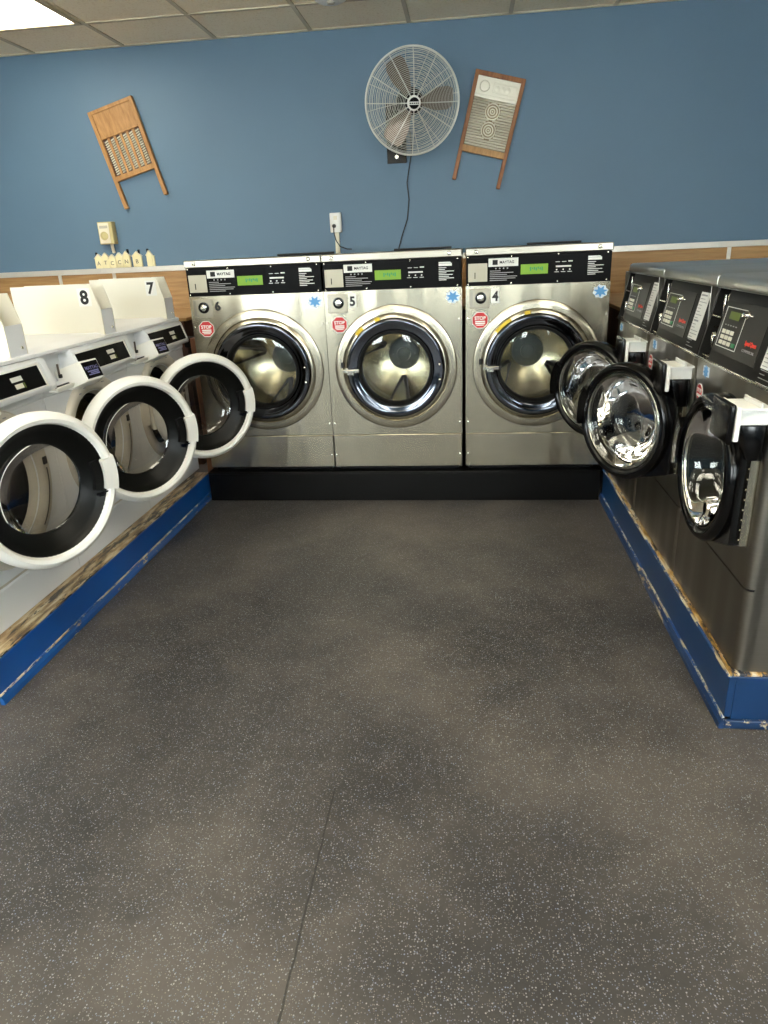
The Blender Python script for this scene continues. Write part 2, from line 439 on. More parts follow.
# ------------------------------------------------------------------ plinths
# left: aisle face at x=-1.005
t = thing('washer_plinth', 'royal blue wooden plinth under the white washers, top edge chipped bare', 'plinth', (-1.45, -.88, 0))
XL, ya, yb = .445, -.98, .93
MB().box(-.43, XL-.018, ya+.018, yb, 0, .122).build('core', 'stud', t, False)
MB().box(XL-.018, XL-.0, ya, yb, .03, .134, .002).build('front_board', 'blue', t, False)
MB().box(-.43, XL-.018, ya, ya+.018, 0, .134, .002).build('end_board', 'blue', t, False)
MB().box(-.43, XL-.003, ya, yb, .134, .1405, .002).build('top_board', 'bareboard', t, False)
mb = MB(); mb.prism([(XL, 0), (XL+.014, 0), (XL+.013, .016), (XL+.006, .027), (XL, .031)], ya-.01, yb, 'y')
mb.build('moulding', 'blue_mould', t, False)
mb = MB(); mb.box(XL-.002, XL+.007, ya-.01, yb, .0285, .0330, .001); mb.build('moulding_edge', 'worn_line', t, False)
# right
t = thing('washer_plinth', 'dark blue wooden plinth under the steel washers with open black doors', 'plinth', (1.55, -.92, 0))
XR = -.432; ya, yb = -.929, .91
MB().box(XR+.018, .42, ya+.018, yb, 0, .145).build('core', 'stud', t, False)
MB().box(XR, XR+.018, ya, yb, .03, .158, .002).build('front_board', 'blue_dk', t, False)
MB().box(XR+.018, .42, ya, ya+.018, .0, .158, .002).build('end_board', 'blue_dk', t, False)
MB().box(XR+.003, .42, ya+.003, yb, .158, .1655, .002).build('top_board', 'navytop', t, False)
mb = MB(); mb.prism([(XR, 0), (XR-.014, 0), (XR-.013, .016), (XR-.006, .027), (XR, .031)], ya-.012, yb, 'y')
mb.box(XR, .42, ya-.012, ya, 0, .026, .003)
mb.build('moulding', 'navy_mould', t, False)
mb = MB(); mb.box(XR-.007, XR+.002, ya-.005, yb, .0285, .0330, .001); mb.build('moulding_edge', 'worn_line', t, False)
mb = MB(); mb.box(XR-.004, XR+.004, ya-.002, yb, .155, .161, .001); mb.build('chipped_corner', 'worn_line', t, False)
# back black plinth
t = thing('washer_plinth', 'black plinth under the three steel washers along the back wall', 'plinth', (.05, .4, 0))
MB().box(-1.02, 1.045, -.41, .40, 0, .150).build('core', 'baseblack', t, False)
MB().box(-1.03, 1.05, -.43, -.41, 0, .152, .003).build('front_board', 'baseblack', t, False)
MB().box(-1.03, 1.05, -.432, .40, .152, .163, .003).build('top_board', 'baseblack', t, False)

# utility ledges behind both side rows
t = thing('utility_ledge', 'wooden ledge with dark front right of the back washers', 'ledge', (1.7, .74, 0))
MB().box(-.46, 1.2, -.74, .735, 0, .905).build('carcass', 'ledge_dark', t, False)
MB().box(-.48, 1.2, -.74, .735, .905, .925, .003).build('top_board', 'ledge', t, False)
t = thing('utility_ledge', 'wooden ledge with dark front left of the back washers', 'ledge', (-2.0, .82, 0))
MB().box(-1.2, .72, -.16, .655, 0, .905).build('carcass', 'ledge_dark', t, False)
MB().box(-1.2, .74, -.16, .655, .905, .925, .003).build('top_board', 'ledge', t, False)
t = thing('utility_ledge', 'dark ledge added behind the washers to blacken the gap between 5 and 4', 'ledge', (0, 1.1, 0))  # added ledge, its dark front stands in for the black of the gap
MB().box(-1.26, 1.20, -.26, .375, 0, .905).build('carcass', 'ledge_dark', t, False)
MB().box(-1.26, 1.20, -.28, .375, .905, .925, .003).build('top_board', 'ledge', t, False)
mb = MB(); mb.tube([(0, 0, 0), (0, 0, .86)], .045, 20); mb.tube([(0, 0, .80), (0, 0, .84)], .055, 20)
tag(mb.build('drain_pipe', 'pipe', None, loc=(-1.06, .42, 0)), 'grey vertical drain pipe between the white and steel washers', 'pipe')
t = thing('water_valve', 'dark water valve with hose beside the drain pipe', 'valve', (-1.19, .50, .80))
mb = MB(); mb.box(-.03, .03, -.03, .03, -.03, .03, .008); mb.tube([(0, 0, -.03), (0, 0, -.12)], .012); mb.build('body', 'rubber', t)
mb = MB(); mb.tube([(.0, -.0, -.11), (.01, -.02, -.2), (.03, -.02, -.45), (.02, 0, -.80)], .014); mb.build('hose', 'cable', t)
MB().box(-.03, .03, -.03, .03, 0, .86, .003).build('wooden_stud', 'stud', None, False, (-1.02, .175, 0))
tag(bpy.data.objects['wooden_stud'], 'brown upright wooden stud at the corner of the blue plinth', 'post')

# ------------------------------------------------------------------ back washers (stainless, closed doors)
ZB = .163
def Z(z): return z-ZB
def make_back_washer(w):
    t = thing('front_load_washer', 'x', 'washing machine', (0, 0, ZB))
    cx, cz = w*.508, Z(.700)
    d = .74
    mb = MB(); mb.box(.002, w-.002, .012, d, Z(.183), Z(1.240), .003); 
    for f in [f for f in mb.bm.faces if f.calc_center_median().y < .0125 and abs(f.normal.y) > .9]: mb.bm.faces.remove(f)
    mb.build('cabinet', 'steel_dark', t, False)
    MB().box(.02, w-.02, .03, d, 0, Z(.184)).build('foot_rail', 'black_matte', t, False)
    mb = MB(); mb.holed(.0, w, Z(.359), Z(1.0785), cx, cz, .205, 0, .015); mb.build('front_panel', 'steel', t, False)
    mb = MB(); mb.box(0, w, .0, .012, Z(.182), Z(.3565), .003)
    mb.build('lower_panel', 'steel', t, False)
    for x in (.012, w-.012):
        for z in (.42, .25, .93): 
            mb = MB(); mb.lathe([(1e-5, -.006), (.004, -.005), (.005, 0)], x, Z(z), 0, 10); mb.build('screw', 'chrome_light', t)
    # pressed surround
    mb = MB(); mb.lathe([(.309, .001), (.308, -.003), (.303, -.005), (.285, -.006), (.270, -.007), (.2685, -.003), (.266, -.004), (.262, -.009), (.250, -.012), (.243, -.013), (.235, -.010), (.205, .0)], cx, cz, 0, 96)
    mb.build('pressed_surround', 'steel', t, ang=60)
    # top strip and lid
    mb = MB(); mb.box(-.001, w+.001, -.012, d, Z(1.2145), Z(1.249), .004)
    mb.build('top_cover', 'steel_strip', t, False)
    for x in (.05, w-.06):
        mb = MB(); mb.lathe([(1e-5, -.018), (.006, -.017), (.010, -.012)], x, Z(1.232), 0, 14); mb.build('top_screw', 'chrome_light', t)
    # control panel
    cp = MB().box(.003, w-.003, -.006, .01, Z(1.0795), Z(1.2135), .002).build('control_panel', 'black_panel', t, False)
    k = w/.676
    def b_(name, x0, x1, z0, z1, mat, y=-.008): return MB().box(x0*k, x1*k, y, -.005, Z(z0), Z(z1), .0006).build(name, mat, cp, False)
    b_('card_slot_plate', .012, .102, 1.098, 1.180, 'card')
    MB().box(.042*k, .046*k, -.0095, -.0078, Z(1.112), Z(1.140)).build('card_slot', 'ink', cp, False)
    b_('brand_label', .107, .246, 1.163, 1.200, 'label')
    MB().box(.126*k, .150*k, -.0095, -.0078, Z(1.171), Z(1.193), .0005).build('logo', 'ink', cp, False)
    text('lettering', 'MAYTAG', .0125, .193*k, Z(1.182), -.0085, 'ink', cp, .02)
    mb = MB()
    for q in range(4): mb.disc(.004, -.0082, (.142+.018*q)*k, Z(1.155), .001, 8)
    for q in range(6):
        ln = (.05, .11, .08, .128, .12, .08)[q]; mb.box(.114*k, (.114+ln)*k, -.0085, -.0058, Z(1.144-.0085*q)-.0017, Z(1.144-.0085*q)+.0017)
    mb.build('printed_lines', 'greyink', cp, False)
    b_('lcd', .258, .384, 1.124, 1.168, 'lcd')
    mb = MB()
    for q in range(7): mb.box((.300+.009*q)*k, (.306+.009*q)*k, -.0095, -.008, Z(1.138+.004*((q*2) % 3)), Z(1.156-.003*(q % 2)))
    mb.build('lcd_digits', 'green', cp, False)
    mb = MB(); mb.box(.420*k, .490*k, -.0078, -.0058, Z(1.150), Z(1.157))
    for q in range(3): mb.disc(.0035, -.008, (.424+.030*q)*k, Z(1.139), .002, 10); mb.box((.414+.030*q)*k, (.434+.030*q)*k, -.0075, -.0058, Z(1.128), Z(1.1305))
    for q in range(3): mb.box((.418+.029*q)*k, (.438+.029*q)*k, -.0075, -.0058, Z(1.1725), Z(1.175+.003*(q == 2)))
    mb.build('button_legend', 'label', cp, False)
    mb = MB(); mb.box(.566*k, .628*k, -.0078, -.0058, Z(1.176), Z(1.187)); mb.prism([(.566*k, Z(1.188)), (.628*k, Z(1.188)), (.618*k, Z(1.194)), (.566*k, Z(1.194))], -.0078, -.0058, 'y')
    for q in range(8):
        ln = (.03, .024, .06, .03, .055, .04, .06, .03)[q]; mb.box(.566*k, (.566+ln*1.2)*k, -.0075, -.0058, Z(1.168-.0078*q)-.0015, Z(1.168-.0078*q)+.0015)
    mb.build('instruction_print', 'label', cp, False)
    mb = MB()
    for x in (.012, .215, .43, .655):
        for z in (1.207, 1.087):
            mb = MB(); mb.lathe([(1e-5, -.009), (.0035, -.008), (.004, -.006)], x*k, Z(z), 0, 8); mb.build('panel_screw', 'chrome_light', cp)
    # coin / key lock plate
    lk = MB().box(.017*k, .116*k, -.006, .002, Z(.976), Z(1.066), .003).build('lock_plate', 'plate_steel', t, False)
    mb = MB(); mb.lathe([(.027, -.006), (.027, -.012), (.021, -.013), (.020, -.008), (1e-5, -.008)], .072*k, Z(1.024), 0, 28)
    mb.build('lock', 'black', lk)
    MB().box(.022*k, .034*k, -.0075, -.005, Z(.984), Z(1.058)).build('lock_strip', 'steel_dark', lk, False)
    mb = MB(); mb.lathe([(.016, -.008), (.015, -.015), (.008, -.017), (1e-5, -.017)], .072*k, Z(1.024), 0, 20); mb.box(.070*k, .074*k, -.019, -.016, Z(1.018), Z(1.030)); mb.build('lock_cylinder', 'chrome_light', lk)
    for (x, z) in ((.040, .985), (.107, .985), (.107, 1.057)): MB().disc(.004, -.009, x*k, Z(z), .003, 10).build('plate_screw', 'steel_dark', lk)
    # stickers
    mb = MB(); octo(mb, .070*k, Z(.920), .042, -.0016, .0014); st = mb.build('stop_sticker', 'label', t, False)
    mb = MB(); octo(mb, .070*k, Z(.920), .0385, -.0024, .001); mb.build('red_field', 'red', st, False)
    text('lettering', 'STOP', .017, .070*k, Z(.930), -.0025, 'label', st, .03)
    mb = MB(); mb.box(.046*k, .094*k, -.0032, -.002, Z(.911), Z(.917)); mb.box(.046*k, .094*k, -.0032, -.002, Z(.902), Z(.908)); mb.box(.052*k, .088*k, -.0032, -.002, Z(.895), Z(.899)); mb.build('small_print', 'label', st, False)
    mb = MB(); splash(mb, .632*k, Z(1.034), .032, -.0016, .0014, 8, 1.15, .84); st = mb.build('splash_sticker', 'palebl', t, False)
    mb = MB(); splash(mb, .632*k, Z(1.034), .028, -.0024, .001, 7, 1.2, .5); mb.build('blue_field', 'bluest', st, False)
    # door: polished ring, gasket, glass, handle
    dp = MB()
    dp.lathe([(.244, -.010), (.247, -.024), (.243, -.034), (.234, -.038), (.216, -.033), (.200, -.028), (.190, -.028), (.186, -.022), (.188, -.010), (.235, -.008)], cx, cz, 0, 96, True)
    door = dp.build('door', 'chrome', t, ang=60)
    mb = MB(); mb.lathe([(.189, -.030), (.186, -.038), (.178, -.038), (.172, -.028), (.172, .03), (.189, .03)], cx, cz, 0, 80, True); mb.build('door_gasket', 'rubber', door, ang=50)
    mb = MB(); mb.lathe([(.1725, -.020), (.15, -.0225), (.10, -.0245), (.05, -.0255), (1e-5, -.026)], cx, cz, 0, 64); mb.build('door_glass', 'glass', door, ang=80)
    mb = MB()
    for z in (.02, -.055): mb.lathe([(1e-5, -.052), (.005, -.050), (.007, -.043)], cx+.222, cz+z, 0, 12)
    mb.build('hinge_screws', 'chrome_light', door)
    hb = MB(); hb.box(cx-.262, cx-.180, -.058, -.046, cz-.012, cz+.006, .003); hb.box(cx-.240, cx-.205, -.066, -.050, cz-.022, cz+.004, .003); hb.box(cx-.25, cx-.235, -.055, -.01, cz-.002, cz+.012, .002)
    hb.build('door_handle', 'chrome_light', door, False)
    MB().box(cx-.278, cx-.266, -.014, -.004, cz+.008, cz+.035, .001).build('latch_slot', 'ink', t, False)
    # drum
    dr = MB(); dr.lathe([(.205, .012), (.250, .022), (.255, .05), (.255, .43), (.235, .455), (.085, .510), (1e-5, .512)], 0, 0, 0, 72)
    drum = dr.build('drum', 'drum', t, ang=50, loc=(cx, 0, cz))
    mb = MB(); mb.lathe([(.086, .507), (.086, .494), (.078, .488), (.040, .486), (.038, .474), (.030, .470), (1e-5, .470)], 0, 0, 0, 40)
    for q in range(6): mb.lathe([(1e-5, .484), (.006, .485), (.008, .490)], .064*math.cos(q*PI/3), .064*math.sin(q*PI/3), 0, 8)
    mb.build('drum_hub', 'hub', drum)
    for q in range(3):
        a = q*2*PI/3; c, s_ = math.cos(a), math.sin(a)
        def T(x, y, r): return (x*c+r*s_, y, x*s_-r*c)
        P = [T(-.070, .06, .250), T(.070, .06, .250), T(.040, .07, .190), T(-.040, .07, .190), T(-.014, .475, .13), T(.014, .475, .13), T(.008, .45, .12), T(-.008, .45, .12)]
        mb = MB(); mb.poly(P, [(0, 1, 2, 3), (0, 3, 7, 4), (3, 2, 6, 7), (2, 1, 5, 6), (4, 7, 6, 5)])
        lf = mb.build('drum_lifter', 'drum', drum, False)
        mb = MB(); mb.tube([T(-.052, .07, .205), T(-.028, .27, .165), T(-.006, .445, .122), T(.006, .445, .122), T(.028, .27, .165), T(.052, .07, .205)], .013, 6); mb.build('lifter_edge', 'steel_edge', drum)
    return t
WX = [(-.965, .686), (-.2765, .6755), (.4165, .674)]
nums = ['6', '5', '4']
labels = ['stainless washing machine numbered 6, leftmost against the back wall, closed round door',
          'stainless washing machine numbered 5, middle of the back wall row',
          'stainless washing machine numbered 4, right end of the back wall row']
base = make_back_washer(.676)
roots = [base, copy_tree(base), copy_tree(base)]
for i, t in enumerate(roots):
    t.location = (WX[i][0], 0, ZB); t.scale = (WX[i][1]/.676, 1, 1)
    t['label'] = labels[i]; t['group'] = 'stainless washers along the back wall'
    dr = child(t, 'drum')[0]; dr.rotation_euler = (0, R((-10, 0, 62)[i]), 0)
    pl = None
    nl = MB().box(.122, .160, -.003, 0, Z(.998), Z(1.062)).build('number_label', 'label', t, False) if i else t
    text('numeral', nums[i], .046, .141, Z(1.030), -.0033, 'ink', nl, .035, .95)
    if i:
        cx, cz = .676*.508, Z(.70)
        for a in ((128, 138), (106, 112)) if i == 1 else ((120, 140), (98, 104)):
            mb = MB(); mb.lathe([(.262, -.0165), (.247, -.0215), (.248, -.0235), (.263, -.0185)], cx, cz, 0, 5, True, R(a[0]), R(a[1])); mb.build('warning_sticker', 'yellow', t, False)
# black hoses lying on the washer tops
for (a, b_) in ((-.62, -.30), (.03, .34), (.74, 1.02)):
    mb = MB(); mb.tube([(a, .50, 1.2555), ((a+b_)/2, .47, 1.2555), (b_, .50, 1.2555)], .006)
    o = mb.build('rubber_hose', 'cable'); tag(o, 'thin black hose lying on top of washer number %s' % {-.62: '6', .03: '5', .74: '4'}[a], 'hose', 'black hoses on the back washers')

# ------------------------------------------------------------------ left row: white washers
ZL = .1405
def make_left_washer():
    t = thing('front_load_washer', 'x', 'washing machine', (0, 0, ZL)); w = .652
    z = lambda q: q-ZL
    cx, cz = .322, z(.578)
    mb = MB(); mb.box(.001, w-.001, .004, .72, 0, z(.955), .004)
    for f in [f for f in mb.bm.faces if f.calc_center_median().y < .0045 and abs(f.normal.y) > .9]: mb.bm.faces.remove(f)
    mb.build('cabinet', 'white', t, False)
    mb = MB(); mb.holed(.0, w, z(.286), z(.812), cx, cz, .200, 0, .01); mb.build('front_panel', 'white', t, False)
    mb = MB(); mb.prism([(.0, .002), (.0, z(.268)), (.004, z(.274)), (.02, z(.2745)), (.02, .002)], 0, w, 'x'); mb.build('kick_panel', 'white', t, False)
    MB().box(.004, w-.004, .006, .02, z(.270), z(.290)).build('panel_gap', 'bezel', t, False)
    # bezel around the opening
    mb = MB(); mb.lathe([(.262, .0), (.260, -.012), (.250, -.018), (.215, -.014), (.205, -.004), (.190, .02), (.186, .05), (.19, .06), (.20, .06)], cx, cz, 0, 80)
    bz = mb.build('door_bezel', 'bezel', t, ang=50)
    mb = MB()
    mb.box(cx+.222, cx+.244, -.0205, -.014, cz+.02, cz+.048, .003); mb.box(cx+.196, cx+.206, -.018, -.006, cz+.08, cz+.092, .002)
    mb.build('latch_hole', 'ink', bz, False)
    mb = MB(); mb.tube([(cx+.235*math.cos(R(a)), -.0175, cz+.235*math.sin(R(a))) for a in range(-50, 6, 4)], .0022, 6); mb.build('bezel_reflection', 'pipe', bz)  # dark tube drawn in place of a reflection line on the bezel
    mb = MB()
    for a in (118, 108, 98, 88, 80, 72):
        x, zz = cx+.236*math.cos(R(a)), cz+.236*math.sin(R(a)); mb.box(x-.008, x+.008, -.0185, -.0165, zz-.002, zz+.002)
    mb.build('bezel_print', 'greyink', bz, False)
    # gasket and drum
    mb = MB(); mb.lathe([(.192, .03), (.178, .035), (.170, .06), (.185, .10), (.2, .10)], cx, cz, 0, 64); mb.build('gasket', 'rubber', t, ang=50)
    mb = MB(); mb.lathe([(.2, .09), (.245, .11), (.245, .45), (.22, .47), (1e-5, .48)], 0, 0, 0, 60); dr = mb.build('drum', 'drum', t, ang=50, loc=(cx, 0, cz))
    for q in range(3):
        a = R(q*120+20); c, s_ = math.cos(a), math.sin(a)
        T = lambda x, y, r: (x*c+r*s_, y, x*s_-r*c)
        mb = MB(); mb.poly([T(-.03, .11, .245), T(.03, .11, .245), T(.01, .12, .19), T(-.01, .12, .19), T(-.03, .45, .245), T(.03, .45, .245), T(.01, .44, .19), T(-.01, .44, .19)],
                          [(0, 1, 2, 3), (0, 3, 7, 4), (3, 2, 6, 7), (2, 1, 5, 6), (4, 7, 6, 5)]); mb.build('drum_lifter', 'steel_dark', dr, False)
    # strip under the console
    MB().prism([(.0, z(.813)), (-.004, z(.822)), (-.004, z(.838)), (.03, z(.838)), (.03, z(.813))], 0, w, 'x').build('lower_fascia', 'white', t, False)
    # sloping console: cross section, with pocket at the near end
    fr = [(-.012, z(.838)), (-.040, z(.846)), (-.044, z(.858)), (-.014, z(.948)), (.0, z(.957)), (.06, z(.957)), (.06, z(.838))]
    c1 = MB().prism(fr, .215, w, 'x', .002).build('console', 'white', t)
    MB().prism([(-.012, z(.838)), (-.040, z(.846)), (-.044, z(.858)), (-.014, z(.948)), (.0, z(.957)), (.06, z(.957)), (.06, z(.838))], 0, .030, 'x', .002).build('console_end', 'white', t)
    S = Vector((0, .030, .090)).normalized(); Nn = Vector((0, -.090, .030)).normalized()
    def slab(x0, x1, u0, u1, h0, h1, name, mat, par, bev=.001):
        o = Vector((0, -.044, z(.858)))
        pts = []
        for x in (x0, x1):
            for u in (u0, u1):
                for hh in (h0, h1): pts.append(Vector((x, 0, 0))+o+S*u+Nn*hh)
        mb = MB(); mb.poly([tuple(p) for p in pts], [(0,1,3,2),(4,6,7,5),(0,4,5,1),(2,3,7,6),(0,2,6,4),(1,5,7,3)]); return mb.build(name, mat, par, False)
    pn = slab(.226, w-.028, .010, .082, -.001, .0015, 'display_panel', 'black_panel', c1)
    slab(.225, w-.022, .0045, .009, -.001, .004, 'panel_rim', 'white2', c1); slab(w-.027, w-.020, .0045, .087, -.001, .004, 'panel_rim', 'white2', c1)
    slab(.225, w-.022, .083, .088, -.001, .004, 'panel_rim', 'white2', c1)
    slab(.455, .515, .048, .064, .0016, .0022, 'price_label', 'label', c1); slab(.462, .505, .024, .040, .0016, .0022, 'cycle_label', 'button', c1)
    slab(.508, .516, .022, .040, .0016, .0022, 'indicator', 'lcd2', c1)
    # pocket with tray
    pk = MB(); pk.box(.030, .215, .045, .06, z(.838), z(.957)); pk.box(.030, .215, .0, .05, z(.836), z(.842)); pk.box(.030, .215, -.0, .05, z(.951), z(.957)); pk.build('console_pocket', 'white', t, False)
    mb = MB(); mb.prism([(-.035, z(.826)), (-.040, z(.842)), (-.036, z(.844)), (-.030, z(.832)), (.04, z(.838)), (.04, z(.826))], .034, .150, 'x'); mb.build('drawer_pull', 'white2', t, False)
    MB().box(.05, .14, -.026, -.02, z(.8385), z(.846), .001).build('drawer_slot', 'ink', t, False)
    # coin head: wedge with black plate
    fr2 = Matrix.Translation((.242, -.068, z(.876))) @ Matrix.Rotation(R(-8), 4, 'Z') @ Matrix.Rotation(R(-20), 4, 'X')
    mb = MB(); P = [(-.054, 0, -.040), (.054, 0, -.040), (.054, 0, .040), (-.054, 0, .040), (-.085, .10, -.045), (.045, .06, -.05), (.045, .06, .03), (-.085, .10, .042)]
    mb.poly([tuple(fr2 @ Vector(p)) for p in P], [(0, 1, 2, 3), (0, 4, 5, 1), (3, 2, 6, 7), (0, 3, 7, 4), (1, 5, 6, 2), (4, 7, 6, 5)])
    bmesh.ops.bevel(mb.bm, geom=list(mb.bm.edges), offset=.005, segments=2, profile=.5, affect='EDGES')
    ch = mb.build('coin_head', 'white2', t)
    def fbox(x0, x1, y0, y1, z0, z1, name, mat):
        mb = MB(); mb.box(x0, x1, y0, y1, z0, z1)
        for v in mb.bm.verts: v.co = fr2 @ v.co
        return mb.build(name, mat, ch, False)
    fbox(-.046, .046, -.002, .001, -.032, .032, 'black_plate', 'black_panel')
    fbox(-.032, .032, -.003, -.001, -.020, -.016, 'plate_print', 'scr'); fbox(-.032, .032, -.003, -.001, -.008, -.003, 'plate_print', 'scr'); fbox(-.018, .030, -.003, -.001, -.014, -.010, 'plate_print', 'scr')
    text('lettering', 'MAYTAG', .014, 0, .008, -.0022, 'scr', ch, .01, frame=fr2)
    MB().box(.160, .166, .02, .026, z(.862), z(.91)).build('coin_return', 'pipe', t, False)
    MB().box(.156, .170, .014, .024, z(.858), z(.872), .002).build('coin_button', 'ink', t, False)
    # lid
    mb = MB(); mb.prism([(.0, z(.957)), (-.006, z(.961)), (-.004, z(.971)), (.035, z(.984)), (.05, z(.985)), (.72, z(.985)), (.72, z(.957))], 0, w, 'x'); mb.build('top_cover', 'white', t, ang=20)
    # raised number shield: open sheet-metal channel at the right end of the lid
    xa, xb = .530, .632; f0 = .006; zt, zk, z0 = z(1.178), z(1.077), z(.974)
    side = [(f0+.0, z0), (f0, zk), (f0+.028, zt), (.388, zt), (.388, z0)]
    sh = MB().prism(side, xa, xa+.004, 'x').build('number_shield', 'cream', t, False)
    MB().prism(side, xb-.004, xb, 'x').build('shield_side', 'cream', sh, False)
    MB().box(xa+.004, xb-.004, f0, f0+.004, z0, zk).build('shield_front', 'white', sh, False)
    mb = MB(); mb.box(xa+.004, xb-.004, .10, .104, z0, zt); mb.box(xa+.004, xb-.004, f0+.004, .10, z(.985), z(.99)); mb.build('shield_back', 'bezel', sh, False)
    mb = MB(); mb.lathe([(1e-5, -.004), (.005, -.003), (.006, 0)], xb-.028, z(1.0), f0, 10); mb.build('shield_screw', 'chrome_light', sh)
    # door, hinged at its left edge (origin of the part is the hinge)
    L = .262
    dm = MB(); dm.lathe([(.216, -.020), (.222, -.034), (.234, -.038), (.247, -.031), (.2555, -.014), (.256, .008), (.250, .022), (.20, .03), (.20, .022), (.214, -.005)], L, 0, 0, 96, True)
    door = dm.build('door', 'white2', t, ang=45, loc=(.074, -.049, cz+.003))
    mb = MB(); mb.lathe([(.2165, -.021), (.214, -.012), (.19, .0), (.156, .022), (.150, .026), (.147, .03), (.147, .036), (.20, .034), (.2165, -.0)], L, 0, 0, 80, True); mb.build('door_inner_ring', 'black_inner', door, ang=50)
    mb = MB(); mb.lathe([(.149, .028), (.13, .040), (.10, .050), (.05, .056), (1e-5, .058)], L, 0, 0, 64); mb.build('door_glass', 'smoke', door, ang=80)
    mb = MB(); P = []
    prof = [(.198, -.042), (.250, -.040), (.2585, -.012), (.252, .014), (.218, -.010), (.203, -.022)]
    mb.lathe(prof, L, 0, 0, 10, True, R(-14), R(14)); mb.build('door_handle', 'white2', door, ang=50)
    mb = MB(); mb.lathe([(.178, -.012), (.204, -.016), (.204, .0), (.178, .004)], L, 0, 0, 10, True, R(-17), R(15)); mb.build('handle_recess', 'black_matte', door)
    mb = MB(); mb.box(L+.165, L+.222, -.026, -.020, -.066, -.060, .001); mb.box(L+.17, L+.19, -.03, -.012, -.072, -.066, .001); mb.build('latch_hook', 'chrome', door, False)
    mb = MB(); mb.box(-.006, .03, .0, .03, -.07, .07, .004); mb.box(-.03, .0, .02, .045, -.05, .05, .004); mb.build('door_hinge', 'bezel', door, False)
    return t
base = make_left_washer()
roots = [base, copy_tree(base), copy_tree(base)]
lab = ['white washing machine nearest the camera in the left row, partly cut off at left',
       'white washing machine numbered 8, middle of the left row with open door',
       'white washing machine numbered 7, farthest of the left row beside washer 6']
for i, t in enumerate(roots):
    t.location = (-1.089, -1.842+.655*i, ZL); t.rotation_euler = (0, 0, R(90)); t['label'] = lab[i]; t['group'] = 'white washers in the left row'
    child(t, 'door')[0].rotation_euler = (0, 0, -R((25.1, 33.2, 47.0)[i]))
    sh = child(t, 'number_shield')[0]
    # number faces the near side (local -x)
    fr = Matrix.Translation((.5295, .068, 1.128-ZL)) @ Matrix.Rotation(R(-90), 4, 'Z')
    mb = MB(); mb.box(-.028, .028, -.001, 0, -.036, .036)
    for v in mb.bm.verts: v.co = fr @ v.co
    mb.build('number_label', 'label', sh, False)
    text('numeral', '987'[i], .058, 0, 0, -.001, 'ink' if i else 'greyink', sh, .035, .95, frame=fr)

